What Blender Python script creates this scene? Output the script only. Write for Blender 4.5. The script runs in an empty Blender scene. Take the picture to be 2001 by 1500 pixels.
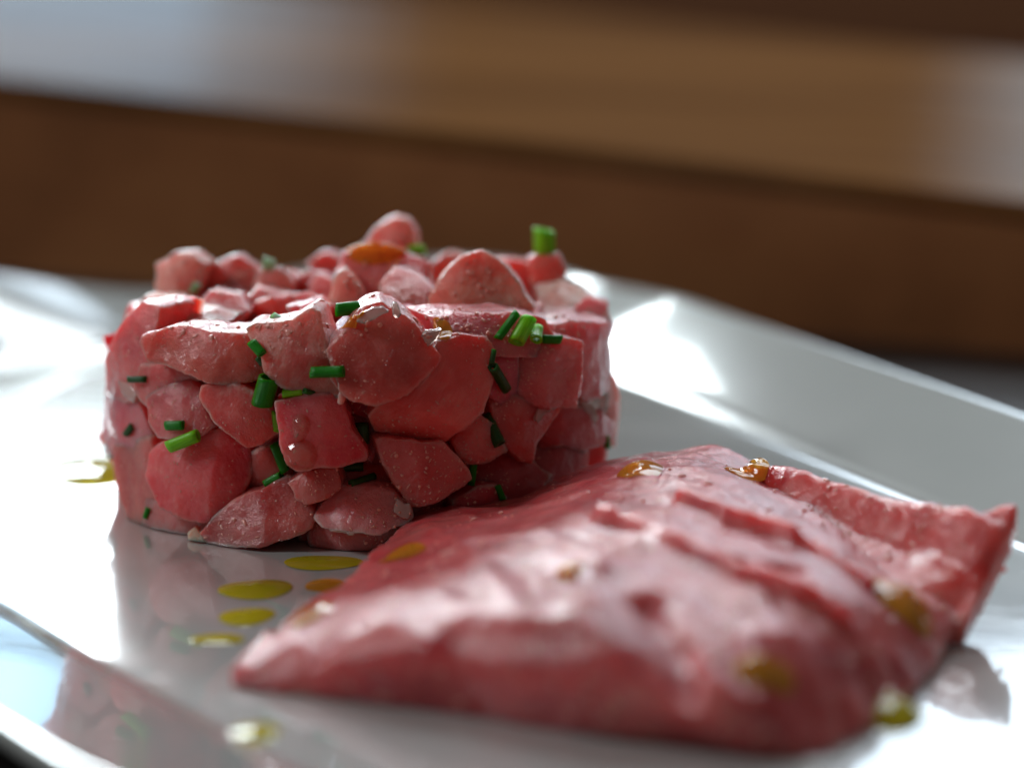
import bpy, bmesh, math, random
import numpy as np
from mathutils import Vector, noise, Matrix
from mathutils.bvhtree import BVHTree

sc = bpy.context.scene
col = sc.collection
random.seed(7)
S = 0.01                      # all lengths below are centimetres, the scene is in metres

# ------------------------------------------------------------------ camera
FP = 100 / 36 * 2001
ELEV = math.radians(11.0)
CD = 44.5
CH = CD * math.tan(ELEV + math.atan(325 / FP))
CAM = Vector((0, -CD, CH))
FW = Vector((0, math.cos(ELEV), -math.sin(ELEV)))
UP = Vector((0, math.sin(ELEV), math.cos(ELEV)))
RT = Vector((1, 0, 0))
cd = bpy.data.cameras.new('camera')
cam = bpy.data.objects.new('camera', cd)
col.objects.link(cam)
cam.location = CAM * S
cam.rotation_euler = (math.pi / 2 - ELEV, 0, 0)
cd.lens = 100
cd.sensor_width = 36
cd.clip_start = 0.01
cd.clip_end = 100
cd.dof.use_dof = True
cd.dof.focus_distance = (Vector((0, 0.1, 1.7)) - CAM).dot(FW) * S
cd.dof.aperture_fstop = 7.3
sc.camera = cam

# ------------------------------------------------------------------ world (dim room light), windows and added lights
w = bpy.data.worlds.new('World')
sc.world = w
w.use_nodes = True
bg = w.node_tree.nodes['Background']
bg.inputs[0].default_value = (0.95, 0.84, 0.74, 1)
bg.inputs[1].default_value = 0.10

def window_or_added_light(name, cx, cy, cz, sx, sz, radiance, colr, yaw, label=None):
    l = bpy.data.lights.new(name, 'AREA')
    l.shape = 'RECTANGLE'
    l.size = sx * S
    l.size_y = sz * S
    l.energy = radiance * math.pi * (sx * S) * (sz * S)
    l.color = colr
    o = bpy.data.objects.new(name, l)
    col.objects.link(o)
    o.location = (cx * S, cy * S, cz * S)
    o.rotation_euler = (math.radians(90), 0, math.radians(yaw + 180))
    return o
def pane(x0, x1, z0, z1, y, radiance, colr):
    return window_or_added_light('window_or_added_light', (x0 + x1) / 2, y, (z0 + z1) / 2, x1 - x0, z1 - z0, radiance, colr, 0)
pane(-90, -28, 45, 96, 190, 24.0, (0.84, 0.96, 1.0))     # tall pane, left
pane(-120, -23, 31, 44, 190, 0.8, (0.75, 0.90, 1.0))      # its shaded sill
pane(-140, -24, 7, 30, 190, 2.9, (0.42, 0.73, 1.0))       # low pane, left
pane(-70, 75, 150, 250, 172, 9.5, (0.84, 0.94, 1.0))      # added backlight high behind, brightens the tops of the meat
pane(8, 90, 54, 125, 182, 3.8, (0.72, 0.87, 1.0))        # large dimmer window, right
pane(44, 140, 6, 36, 182, 1.6, (0.60, 0.84, 1.0))         # low pane, right
for i in range(6):                                         # added light strips, graded to soften the mirrored edge of the low left pane
    pane(-24 + 3.2 * i, -20.8 + 3.2 * i, 7, 30, 190, 2.2 * (1 - (i + .5) / 6) ** 1.3, (0.46, 0.76, 1.0))
for i in range(4):  # added strips grading off the low right pane likewise
    pane(34 + 2.5 * i, 36.5 + 2.5 * i, 6, 36, 182, 1.4 * ((i + .5) / 4) ** 1.3, (0.62, 0.84, 1.0))
side = window_or_added_light('window_or_added_light', -150, -10, 120, 42, 38, 26.0, (0.92, 0.97, 1.0), 0)   # window on the left wall
side.rotation_euler = (Vector((0, 0, 2)) - Vector((-150, -10, 120))).to_track_quat('-Z', 'Y').to_euler()
sc.view_settings.view_transform = 'Standard'
sc.view_settings.look = 'None'
sc.view_settings.exposure = 0
sc.view_settings.gamma = 1
sc.cycles.use_denoising = True
sc.cycles.max_bounces = 12
sc.cycles.transparent_max_bounces = 16
sc.cycles.caustics_reflective = False
sc.cycles.caustics_refractive = False
sc.cycles.blur_glossy = 0.3

def ray(px, py):
    return FW + RT * ((px - 1000.5) / FP) - UP * ((py - 750) / FP)
def G(px, py, z=0.0):
    v = ray(px, py)
    return CAM + v * ((z - CAM.z) / v.z)
def P(px, py, y):
    v = ray(px, py)
    return CAM + v * ((y - CAM.y) / v.y)

# ------------------------------------------------------------------ materials
def mat(name):
    m = bpy.data.materials.new(name)
    m.use_nodes = True
    nt = m.node_tree
    return m, nt, nt.nodes, nt.links, nt.nodes['Principled BSDF']
def rgb(n, c):
    return (c[0], c[1], c[2], 1)
def node(nt, t, **kw):
    n = nt.nodes.new(t)
    for k, v in kw.items():
        setattr(n, k, v)
    return n
def texco(nt, scale=(100, 100, 100), out='Object'):
    t = node(nt, 'ShaderNodeTexCoord')
    mp = node(nt, 'ShaderNodeMapping')
    mp.inputs['Scale'].default_value = scale
    nt.links.new(t.outputs[out], mp.inputs[0])
    return mp.outputs[0]
def noise_tex(nt, vec, scale, detail=4, rough=0.5):
    n = node(nt, 'ShaderNodeTexNoise')
    n.inputs['Scale'].default_value = scale
    n.inputs['Detail'].default_value = detail
    n.inputs['Roughness'].default_value = rough
    nt.links.new(vec, n.inputs['Vector'])
    return n.outputs[0]
def ramp(nt, fac, stops):
    r = node(nt, 'ShaderNodeValToRGB')
    el = r.color_ramp.elements
    while len(el) < len(stops):
        el.new(0.5)
    for e, (p, c) in zip(el, stops):
        e.position = p
        e.color = rgb(None, c)
    nt.links.new(fac, r.inputs[0])
    return r.outputs[0]
def mixc(nt, fac, a, b, mode='MIX'):
    m = node(nt, 'ShaderNodeMix', data_type='RGBA', blend_type=mode)
    if isinstance(fac, (int, float)):
        m.inputs[0].default_value = fac
    else:
        nt.links.new(fac, m.inputs[0])
    for i, v in ((6, a), (7, b)):
        if isinstance(v, tuple):
            m.inputs[i].default_value = rgb(None, v)
        else:
            nt.links.new(v, m.inputs[i])
    return m.outputs[2]
def math_n(nt, op, a, b=None):
    m = node(nt, 'ShaderNodeMath', operation=op)
    for i, v in enumerate((a, b)):
        if v is None:
            continue
        if isinstance(v, (int, float)):
            m.inputs[i].default_value = v
        else:
            nt.links.new(v, m.inputs[i])
    return m.outputs[0]
def bump(nt, h, strength, dist, prev=None):
    b = node(nt, 'ShaderNodeBump')
    b.inputs['Strength'].default_value = strength
    b.inputs['Distance'].default_value = dist
    nt.links.new(h, b.inputs['Height'])
    if prev is not None:
        nt.links.new(prev, b.inputs['Normal'])
    return b.outputs[0]

def meat(name, base, pale, dark, wet=0.5, grain=1.0, fibre=(1, 1, 1), pale_amt=0.5, rough=0.34, edge_amt=1.0, sss=0.010, trans=0.75, spec=0.3):
    m, nt, N, L, bs = mat(name)
    v = texco(nt)
    info = node(nt, 'ShaderNodeObjectInfo')
    big = noise_tex(nt, v, 0.9, 3)
    vf = texco(nt, (100, 100, 100))
    rotn = node(nt, 'ShaderNodeMapping')
    cmb = node(nt, 'ShaderNodeCombineXYZ')
    for k_, q_ in enumerate((6.0, 11.0, 17.0)):
        L.new(math_n(nt, 'MULTIPLY', info.outputs['Random'], q_ if fibre != (0.8, 1.5, 1) else 0.0), cmb.inputs[k_])
    L.new(vf, rotn.inputs[0]); L.new(cmb.outputs[0], rotn.inputs['Rotation'])
    scl = node(nt, 'ShaderNodeMapping')
    scl.inputs['Scale'].default_value = (0.45, 1.5, 1.5) if fibre != (0.8, 1.5, 1) else (1.3, 0.7, 1)
    L.new(rotn.outputs[0], scl.inputs[0])
    vf = scl.outputs[0]
    fib = noise_tex(nt, vf, 3.2, 5, 0.62)
    c = ramp(nt, big, [(0.34, dark), (0.5, base), (0.72, tuple(base[i] * (1 - pale_amt * .5) + pale[i] * pale_amt * .5 for i in range(3)))])
    strand = ramp(nt, fib, [(0.50, (0, 0, 0)), (0.72, (1, 1, 1))])
    c = mixc(nt, math_n(nt, 'MULTIPLY', strand, pale_amt * 0.55), c, pale)
    at = node(nt, 'ShaderNodeAttribute', attribute_name='edge')
    edge = ramp(nt, math_n(nt, 'MULTIPLY', at.outputs['Fac'], math_n(nt, 'ADD', fib, 0.5)), [(0.30, (0, 0, 0)), (1.0, (1, 1, 1))])
    brk = ramp(nt, noise_tex(nt, v, 1.3, 2), [(0.42, (0.18, 0.18, 0.18)), (0.62, (1, 1, 1))])
    eb = math_n(nt, 'MULTIPLY', math_n(nt, 'MULTIPLY', edge, brk), edge_amt)
    c = mixc(nt, eb, c, (0.92, 0.66, 0.58))
    L.new(math_n(nt, 'MULTIPLY', eb, trans), bs.inputs['Transmission Weight'])
    tone = node(nt, 'ShaderNodeHueSaturation')
    mr = node(nt, 'ShaderNodeMapRange')
    mr.inputs['To Min'].default_value = 0.72
    mr.inputs['To Max'].default_value = 1.18
    L.new(info.outputs['Random'], mr.inputs[0])
    hr = node(nt, 'ShaderNodeMapRange')
    hr.inputs['To Min'].default_value = 0.490
    hr.inputs['To Max'].default_value = 0.505
    L.new(math_n(nt, 'FRACT', math_n(nt, 'MULTIPLY', info.outputs['Random'], 7.3)), hr.inputs[0])
    L.new(hr.outputs[0], tone.inputs['Hue'])
    sr = node(nt, 'ShaderNodeMapRange')
    sr.inputs['To Min'].default_value = 0.90
    sr.inputs['To Max'].default_value = 1.04
    L.new(math_n(nt, 'FRACT', math_n(nt, 'MULTIPLY', info.outputs['Random'], 13.7)), sr.inputs[0])
    L.new(sr.outputs[0], tone.inputs['Saturation'])
    L.new(mr.outputs[0], tone.inputs['Value'])
    L.new(c, tone.inputs['Color'])
    L.new(tone.outputs[0], bs.inputs['Base Color'])
    bs.inputs['Subsurface Weight'].default_value = 1.0
    bs.inputs['Subsurface Radius'].default_value = (1.0, 0.22, 0.17)
    bs.inputs['Subsurface Scale'].default_value = sss
    bs.inputs['IOR'].default_value = 1.38
    bs.inputs['Specular IOR Level'].default_value = spec
    bs.inputs['Roughness'].default_value = rough
    bs.inputs['Coat Weight'].default_value = wet
    bs.inputs['Coat Roughness'].default_value = 0.05
    bs.inputs['Coat IOR'].default_value = 1.48
    g1 = noise_tex(nt, v, 34, 3, 0.6)
    g2 = noise_tex(nt, v, 9, 4, 0.6)
    n1 = bump(nt, g2, 0.35 * grain, 0.0012)
    n2 = bump(nt, fib, 0.2 * grain, 0.001, n1)
    n3 = bump(nt, g1, 0.35 * grain, 0.00022, n2)
    L.new(n3, bs.inputs['Normal'])
    vo = node(nt, 'ShaderNodeTexVoronoi')
    vo.inputs['Scale'].default_value = 15
    L.new(v, vo.inputs['Vector'])
    bead = ramp(nt, vo.outputs['Distance'], [(0.0, (1, 1, 1)), (0.32, (0, 0, 0))])
    patch = ramp(nt, noise_tex(nt, v, 1.7, 2), [(0.42, (0, 0, 0)), (0.58, (1, 1, 1))])
    bead = math_n(nt, 'MULTIPLY', bead, patch)
    cn = bump(nt, g1, 0.3 * grain, 0.0002, n1)
    cn = bump(nt, bead, 1.0, 0.0006, cn)
    L.new(cn, bs.inputs['Coat Normal'])
    return m

M = {}
M['tuna'] = meat('tuna_flesh', (0.78, 0.115, 0.098), (0.88, 0.38, 0.32), (0.62, 0.045, 0.040), wet=1.0, grain=1.0, edge_amt=0.55)
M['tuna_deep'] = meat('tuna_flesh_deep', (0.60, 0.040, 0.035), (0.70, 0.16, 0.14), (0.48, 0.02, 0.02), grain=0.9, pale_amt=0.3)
M['tuna_pale'] = meat('tuna_flesh_pale', (0.90, 0.30, 0.22), (0.94, 0.58, 0.48), (0.82, 0.15, 0.11), grain=1.2, fibre=(1.0, 1, 1.6), pale_amt=0.9)
M['slice'] = meat('tuna_slice_flesh', (0.70, 0.095, 0.082), (0.86, 0.40, 0.32), (0.50, 0.026, 0.024), wet=0.9, grain=0.7, edge_amt=0.45, sss=0.007, trans=0.5, spec=0.12, pale_amt=0.35, fibre=(0.8, 1.5, 1), rough=0.38)

def gristle():
    m, nt, N, L, bs = mat('translucent_membrane')
    v = texco(nt)
    n = noise_tex(nt, v, 7, 4, 0.6)
    c = ramp(nt, n, [(0.3, (0.86, 0.68, 0.62)), (0.7, (0.93, 0.88, 0.86))])
    L.new(c, bs.inputs['Base Color'])
    bs.inputs['Subsurface Weight'].default_value = 1
    bs.inputs['Subsurface Radius'].default_value = (1, 0.6, 0.5)
    bs.inputs['Subsurface Scale'].default_value = 0.004
    bs.inputs['Transmission Weight'].default_value = 0.35
    bs.inputs['Roughness'].default_value = 0.2
    bs.inputs['Coat Weight'].default_value = 0.8
    bs.inputs['Coat Roughness'].default_value = 0.05
    L.new(bump(nt, n, 0.8, 0.0012), bs.inputs['Normal'])
    return m
M['membrane'] = None

def porcelain():
    m, nt, N, L, bs = mat('white_glazed_porcelain')
    v = texco(nt)
    n = noise_tex(nt, v, 0.35, 3)
    L.new(ramp(nt, n, [(0.3, (0.44, 0.46, 0.445)), (0.7, (0.47, 0.485, 0.47))]), bs.inputs['Base Color'])
    bs.inputs['Roughness'].default_value = 0.16
    bs.inputs['IOR'].default_value = 1.5
    bs.inputs['Coat Weight'].default_value = 1.0
    bs.inputs['Coat Roughness'].default_value = 0.012
    bs.inputs['Coat IOR'].default_value = 1.52
    wv = noise_tex(nt, v, 0.6, 2)
    sm = noise_tex(nt, texco(nt, (40, 200, 100)), 1.6, 5, 0.65)
    smear = ramp(nt, sm, [(0.55, (0.012, 0.012, 0.012)), (0.75, (0.06, 0.06, 0.06))])
    L.new(smear, bs.inputs['Coat Roughness'])
    sc_v = texco(nt, (7, 260, 100))
    rotm = sc_v.node; rotm.inputs['Rotation'].default_value = (0, 0, 0.55)
    scr = ramp(nt, noise_tex(nt, sc_v, 1.0, 1), [(0.69, (0, 0, 0)), (0.72, (1, 1, 1))])
    scm = math_n(nt, 'MULTIPLY', scr, ramp(nt, noise_tex(nt, v, 0.5, 1), [(0.5, (0, 0, 0)), (0.6, (1, 1, 1))]))
    L.new(bump(nt, scm, 0.12, 0.0001, bump(nt, wv, 0.05, 0.0006)), bs.inputs['Coat Normal'])
    return m
M['porcelain'] = porcelain()

def oil(name, tint, body=0.35):
    m, nt, N, L, bs = mat(name)
    nt.nodes.remove(bs)
    out = nt.nodes['Material Output']
    tr = node(nt, 'ShaderNodeBsdfTransparent')
    tr.inputs[0].default_value = rgb(None, tint)
    df = node(nt, 'ShaderNodeBsdfDiffuse')
    df.inputs[0].default_value = rgb(None, tuple(c * 0.9 for c in tint))
    mx = node(nt, 'ShaderNodeMixShader')
    mx.inputs[0].default_value = body
    L.new(tr.outputs[0], mx.inputs[1])
    L.new(df.outputs[0], mx.inputs[2])
    gl = node(nt, 'ShaderNodeBsdfGlossy')
    gl.inputs['Roughness'].default_value = 0.03
    fr = node(nt, 'ShaderNodeFresnel')
    fr.inputs[0].default_value = 1.47
    m2 = node(nt, 'ShaderNodeMixShader')
    L.new(fr.outputs[0], m2.inputs[0])
    L.new(mx.outputs[0], m2.inputs[1])
    L.new(gl.outputs[0], m2.inputs[2])
    L.new(m2.outputs[0], out.inputs[0])
    return m
M['oil'] = oil('olive_oil', (0.98, 0.80, 0.03), 0.42)
M['oil_amber'] = oil('amber_oil', (1.0, 0.44, 0.04), 0.38)
M['membrane'] = oil('translucent_membrane', (0.97, 0.84, 0.78), 0.38)
def bead_mat():
    m, nt, N, L, bs = mat('painted_glints')
    bs.inputs['Base Color'].default_value = (0.82, 0.30, 0.24, 1)  # opaque pale pink: the sparkle of wet flesh put into the colour
    bs.inputs['Subsurface Weight'].default_value = 0.6
    bs.inputs['Subsurface Radius'].default_value = (1, .4, .3)
    bs.inputs['Subsurface Scale'].default_value = 0.001
    bs.inputs['Roughness'].default_value = 0.12
    bs.inputs['Coat Weight'].default_value = 1
    bs.inputs['Coat Roughness'].default_value = 0.04
    bs.inputs['Coat IOR'].default_value = 1.6
    return m
M['bead'] = bead_mat()
M['clear'] = oil('clear_liquid', (0.97, 0.88, 0.78), 0.06)

def chive(name, c1, c2):
    m, nt, N, L, bs = mat(name)
    v = texco(nt, (1, 1, 1), 'UV')
    mp = node(nt, 'ShaderNodeMapping')
    mp.inputs['Scale'].default_value = (26, 1.2, 1)
    L.new(v, mp.inputs[0])
    n = noise_tex(nt, mp.outputs[0], 1.0, 4, 0.6)
    L.new(ramp(nt, n, [(0.3, c1), (0.7, c2)]), bs.inputs['Base Color'])
    bs.inputs['Subsurface Weight'].default_value = 0.5
    bs.inputs['Subsurface Radius'].default_value = (0.4, 1.0, 0.1)
    bs.inputs['Subsurface Scale'].default_value = 0.0015
    bs.inputs['Roughness'].default_value = 0.32
    bs.inputs['Coat Weight'].default_value = 0.12
    bs.inputs['Specular IOR Level'].default_value = 0.25
    bs.inputs['Coat Roughness'].default_value = 0.15
    L.new(bump(nt, n, 0.5, 0.0003), bs.inputs['Normal'])
    return m
M['chive'] = chive('chive_green', (0.004, 0.14, 0.001), (0.012, 0.27, 0.003))
M['chive_bright'] = chive('chive_bright_green', (0.10, 0.46, 0.002), (0.30, 0.70, 0.02))
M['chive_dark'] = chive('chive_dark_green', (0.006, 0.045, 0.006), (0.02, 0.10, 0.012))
M['chive_pale'] = chive('chive_pale_green', (0.30, 0.55, 0.32), (0.45, 0.70, 0.48))

def wood(name, c1, c2, c3, rough, coat, scale=(1.2, 14, 14), yaw=0.0, crough=0.1):
    m, nt, N, L, bs = mat(name)
    t = node(nt, 'ShaderNodeTexCoord')
    r = node(nt, 'ShaderNodeMapping')
    r.inputs['Rotation'].default_value = (0, 0, yaw)
    L.new(t.outputs['Object'], r.inputs[0])
    mp = node(nt, 'ShaderNodeMapping')
    mp.inputs['Scale'].default_value = scale
    L.new(r.outputs[0], mp.inputs[0])
    n = noise_tex(nt, mp.outputs[0], 1.6, 6, 0.6)
    L.new(ramp(nt, n, [(0.3, c1), (0.5, c2), (0.72, c3)]), bs.inputs['Base Color'])
    bs.inputs['Roughness'].default_value = rough
    bs.inputs['Coat Weight'].default_value = coat
    bs.inputs['Coat Roughness'].default_value = crough
    L.new(bump(nt, n, 0.15, 0.0006), bs.inputs['Normal'])
    return m

# ------------------------------------------------------------------ helpers
def new_obj(name, verts, faces, m, parent=None, smooth=True, uvs=None):
    me = bpy.data.meshes.new(name)
    me.from_pydata([tuple(Vector(v) * S) for v in verts], [], faces)
    if smooth:
        me.polygons.foreach_set('use_smooth', [True] * len(me.polygons))
    me.materials.append(m)
    if uvs:
        ul = me.uv_layers.new()
        for p in me.polygons:
            for li, vi in zip(p.loop_indices, p.vertices):
                ul.data[li].uv = uvs[vi]
    me.update()
    o = bpy.data.objects.new(name, me)
    col.objects.link(o)
    if parent:
        o.parent = parent
    return o
def empty(name, loc=(0, 0, 0)):
    o = bpy.data.objects.new(name, None)
    o.empty_display_size = 0.01
    col.objects.link(o)
    o.location = Vector(loc) * S
    return o
def tag(o, label=None, cat=None, group=None, kind=None):
    if label: o['label'] = label
    if cat: o['category'] = cat
    if group: o['group'] = group
    if kind: o['kind'] = kind
    return o

def remesh(verts, faces, voxel, smooth_it=6, factor=0.5):
    """closed solid -> even skin with rounded edges; returns verts (N,3) and faces"""
    me = bpy.data.meshes.new('tmp')
    me.from_pydata([tuple(v) for v in verts], [], faces)
    bm = bmesh.new()
    bm.from_mesh(me)
    bmesh.ops.triangulate(bm, faces=bm.faces[:])
    bmesh.ops.recalc_face_normals(bm, faces=bm.faces[:])
    bm.to_mesh(me)
    bm.free()
    o = bpy.data.objects.new('tmp', me)
    col.objects.link(o)
    r = o.modifiers.new('r', 'REMESH')
    r.mode = 'VOXEL'
    r.voxel_size = voxel
    s = o.modifiers.new('s', 'SMOOTH')
    s.factor = factor
    s.iterations = smooth_it
    dg = bpy.context.evaluated_depsgraph_get()
    ev = o.evaluated_get(dg)
    m2 = ev.to_mesh()
    n = len(m2.vertices)
    co = np.empty(n * 3)
    m2.vertices.foreach_get('co', co)
    nr = np.empty(n * 3)
    m2.vertices.foreach_get('normal', nr)
    fs = [tuple(p.vertices) for p in m2.polygons]
    ev.to_mesh_clear()
    bpy.data.objects.remove(o)
    bpy.data.meshes.remove(me)
    return co.reshape(-1, 3), nr.reshape(-1, 3), fs

def edge_ness(co, nr, ff, its=14, span=0.05):
    n = len(co)
    f = np.array([t if len(t) == 4 else (t[0], t[1], t[2], t[2]) for t in ff])
    e = np.concatenate([f[:, (0, 1)], f[:, (1, 2)], f[:, (2, 3)], f[:, (3, 0)]])
    e = e[e[:, 0] != e[:, 1]]
    a = np.concatenate([e[:, 0], e[:, 1]]); b = np.concatenate([e[:, 1], e[:, 0]])
    cnt = np.bincount(a, minlength=n).astype(float)
    cnt[cnt == 0] = 1
    sm_ = co.copy()
    for _ in range(its):
        sm_ = np.stack([np.bincount(a, weights=sm_[b, k], minlength=n) / cnt for k in range(3)], 1)
    d = ((co - sm_) * nr).sum(1)
    return np.clip(d / span, 0, 1)
def set_edge(o, val):
    at = o.data.attributes.new('edge', 'FLOAT', 'POINT')
    at.data.foreach_set('value', np.asarray(val, dtype=np.float32))
def rough_up(co, nr, seed, a1=0.05, s1=0.9, a2=0.018, s2=3.2, a3=0.006, s3=9.0):
    off = Vector((seed * 3.7, seed * 1.3, seed * 2.1))
    out = co.copy()
    for i in range(len(co)):
        p = Vector(co[i])
        d = a1 * noise.noise(p * s1 + off) + a2 * noise.noise(p * s2 + off)
        if a3:
            d += a3 * noise.noise(p * s3 + off)
        out[i] += nr[i] * d
    return out

# ------------------------------------------------------------------ the plate
# stations round the plate: fold point x, y, outward direction (deg), rim height, rim width
ST = [(-16.6, 10.0, 172, 2.75, 2.8), (-14.6, 12.6, 140, 2.45, 2.8), (-12.4, 14.6, 134, 2.15, 2.8), (-11.0, 15.9, 134, 1.90, 2.8),
      (-9.6, 17.3, 133, 1.48, 2.8), (-8.1, 18.7, 132, 0.97, 2.8), (-6.6, 20.1, 130, 0.62, 2.8), (-5.0, 21.4, 124, 0.60, 2.8),
      (-3.4, 22.2, 105, 0.82, 2.8), (-2.0, 22.0, 70, 1.0, 2.9), (-1.2, 20.9, 38, 1.06, 2.8), (-0.5, 19.4, 26, 1.08, 2.8), (1.15, 17.2, 24, 1.10, 2.8),
      (2.35, 14.4, 24, 1.11, 2.8), (3.55, 11.65, 23.5, 1.10, 2.8), (4.75, 8.9, 23.5, 1.08, 2.8), (5.95, 6.15, 23.5, 1.06, 2.8),
      (7.15, 3.4, 23.5, 1.02, 2.8), (8.35, 0.6, 23, 1.0, 2.8), (9.55, -2.1, 22, 1.0, 2.8), (10.7, -5.0, 20, 1.0, 2.8),
      (11.6, -8.5, 10, 1.2, 2.8), (11.6, -12.0, -20, 1.5, 2.8), (9.6, -14.4, -65, 1.4, 2.8), (6.0, -15.2, -88, 1.0, 2.8),
      (2.4, -15.0, -100, 0.9, 2.8), (-0.6, -13.4, -122, 0.75, 2.8), (-2.6, -11.3, -140, 0.66, 2.8), (-4.2, -9.0, -145, 0.66, 2.8),
      (-5.9, -6.4, -145, 0.66, 2.8), (-7.6, -3.7, -145, 0.60, 2.8), (-9.4, -1.1, -146, 0.7, 2.8), (-11.2, 1.6, -148, 1.0, 2.8),
      (-13.1, 4.3, -150, 1.5, 2.8), (-15.1, 7.1, -158, 2.1, 2.8)]
def catmull(seq, n):
    out = []
    k = len(seq)
    for i in range(k):
        p0, p1, p2, p3 = [np.array(seq[(i + j) % k]) for j in (-1, 0, 1, 2)]
        for t in np.linspace(0, 1, n, endpoint=False):
            out.append(0.5 * (2 * p1 + (p2 - p0) * t + (2 * p0 - 5 * p1 + 4 * p2 - p3) * t * t + (3 * p1 - p0 - 3 * p2 + p3) * t ** 3))
    return out
seq = [(x, y, math.cos(math.radians(a)), math.sin(math.radians(a)), z, wd) for x, y, a, z, wd in ST]
per = catmull(seq, 8)
# profile: offset outward, height as (fraction of rim height, absolute)
def rimp(s_):
    f_ = (s_ - .2) / 2.54
    return (s_, f_, .16 * (1 - f_) + .02 * f_)
PROF = [(-6, 0, 0), (-3.0, 0, 0), (-1.2, 0, 0), (-0.6, 0, 0.0), (-0.25, 0, 0.004), (-0.12, 0, 0.03), (0.0, 0, 0.085), (0.09, 0, 0.13), (0.2, 0.0, 0.16),
        rimp(.4), rimp(.8), rimp(1.3), rimp(1.8), rimp(2.3), rimp(2.6), (2.74, 1.0, 0.02),
        (2.83, 1.0, 0.035), (2.91, 1.0, 0.02), (2.97, 1.0, -0.03), (2.99, 1.0, -0.10), (2.96, 1.0, -0.19), (2.86, 1.0, -0.28), (2.6, 0.93, -0.33),
        (2.0, 0.68, -0.34), (1.2, 0.36, -0.36), (0.2, 0.05, -0.38), (-0.6, 0, -0.42), (-0.8, 0, -0.5), (-0.9, 0, -0.74), (-1.0, 0, -0.79),
        (-1.3, 0, -0.79), (-1.4, 0, -0.72), (-1.5, 0, -0.48), (-2.2, 0, -0.42)]
vs, fs = [], []
K = len(per)
cen = Vector((-2.5, 3.0, 0))
for (s, f, a) in PROF:
    for q in per:
        l = math.hypot(q[2], q[3])
        nx, ny = q[2] / l, q[3] / l
        if s <= -2:
            t = 1 + (s + 2) / 8.0 if s > -6 else 0.25
            bx, by = q[0] - 2 * nx, q[1] - 2 * ny
            x, y = cen.x + (bx - cen.x) * t, cen.y + (by - cen.y) * t
            if s == -2.2:
                x, y = bx, by
        else:
            x, y = q[0] + s * nx * q[5] / 2.8, q[1] + s * ny * q[5] / 2.8
        vs.append((x, y, q[4] * f + a))
nr_ = len(PROF)
for r in range(nr_ - 1):
    for k in range(K):
        fs.append((r * K + k, r * K + (k + 1) % K, (r + 1) * K + (k + 1) % K, (r + 1) * K + k))
vs.append((cen.x, cen.y, 0)); vs.append((cen.x, cen.y, -0.42))
for k in range(K):
    fs.append((len(vs) - 2, (k + 1) % K, k))
    fs.append((len(vs) - 1, (nr_ - 1) * K + k, (nr_ - 1) * K + (k + 1) % K))
plate = new_obj('plate', vs, fs, M['porcelain'])
bm = bmesh.new(); bm.from_mesh(plate.data); bmesh.ops.recalc_face_normals(bm, faces=bm.faces[:]); bm.to_mesh(plate.data); bm.free()
plate.modifiers.new('s', 'SUBSURF').render_levels = 1
tag(plate, 'glossy white porcelain plate with a raised sloping rim, carrying the tuna', 'plate')

# ------------------------------------------------------------------ table and the wooden bench behind
def box_mesh(p0, ux, uy, uz, bev=0.3):
    """box from corner p0 with edge vectors; small bevel"""
    bm = bmesh.new()
    c = [Vector(p0) + ux * i + uy * j + uz * k for k in (0, 1) for j in (0, 1) for i in (0, 1)]
    v = [bm.verts.new(p) for p in c]
    for f in ((0, 1, 3, 2), (4, 6, 7, 5), (0, 4, 5, 1), (2, 3, 7, 6), (0, 2, 6, 4), (1, 5, 7, 3)):
        bm.faces.new([v[i] for i in f])
    bmesh.ops.recalc_face_normals(bm, faces=bm.faces[:])
    if bev:
        bmesh.ops.bevel(bm, geom=bm.edges[:], offset=bev, segments=3, affect='EDGES')
    vv = [x.co.copy() for x in bm.verts]
    bm.verts.index_update()
    ff = [tuple(x.index for x in f.verts) for f in bm.faces]
    bm.free()
    return vv, ff
TZ = -0.80
wt = wood('dark_table_wood', (0.008, 0.006, 0.006), (0.014, 0.010, 0.009), (0.022, 0.015, 0.012), 0.45, 0.15, (1.2, 16, 16), 0.3)
v, f = box_mesh((-70, -46, TZ - 3), Vector((150, 0, 0)), Vector((0, 150, 0)), Vector((0, 0, 3)), 0.2)
table = new_obj('table', v, f, wt, smooth=False)
tag(table, kind='structure', label='dark wooden table top under the white plate')

A = P(0, 152, 34)
B = P(2001, 392, 22)
AB = (B - A).normalized()
back = Vector((-AB.y, AB.x, 0)).normalized()       # horizontal, away from the camera
if back.y < 0: back = -back
def on_bench(px, py):
    v = ray(px, py)
    n = AB.cross(back)
    return CAM + v * ((A - CAM).dot(n) / v.dot(n))
bench = empty('wooden_bench', (A.x, A.y, TZ))
tag(bench, 'blurred brown varnished wooden bench behind the plate, its top mirroring the window', 'bench')
w1 = wood('bench_varnished_wood', (0.095, 0.038, 0.012), (0.16, 0.066, 0.020), (0.23, 0.10, 0.032), 0.6, 0.25, (0.8, 9, 9), -0.35, 0.11)
w2 = wood('bench_front_wood', (0.16, 0.060, 0.023), (0.25, 0.096, 0.036), (0.33, 0.137, 0.052), 0.6, 0.05, (0.8, 9, 9), -0.35)
w3 = wood('bench_dark_wood', (0.03, 0.012, 0.006), (0.05, 0.02, 0.010), (0.075, 0.032, 0.014), 0.6, 0.0, (0.8, 9, 9), -0.35)
upn = AB.cross(back).normalized()
if upn.z < 0: upn = -upn
ext = 45
for _w, _s in ((w3, 0.0), (w1, 0.0), (w2, 0.1)):
    for _n in _w.node_tree.nodes:
        if _n.type == 'BSDF_PRINCIPLED':
            _n.inputs['Specular IOR Level'].default_value = _s
far_l = on_bench(850, 2)
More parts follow.
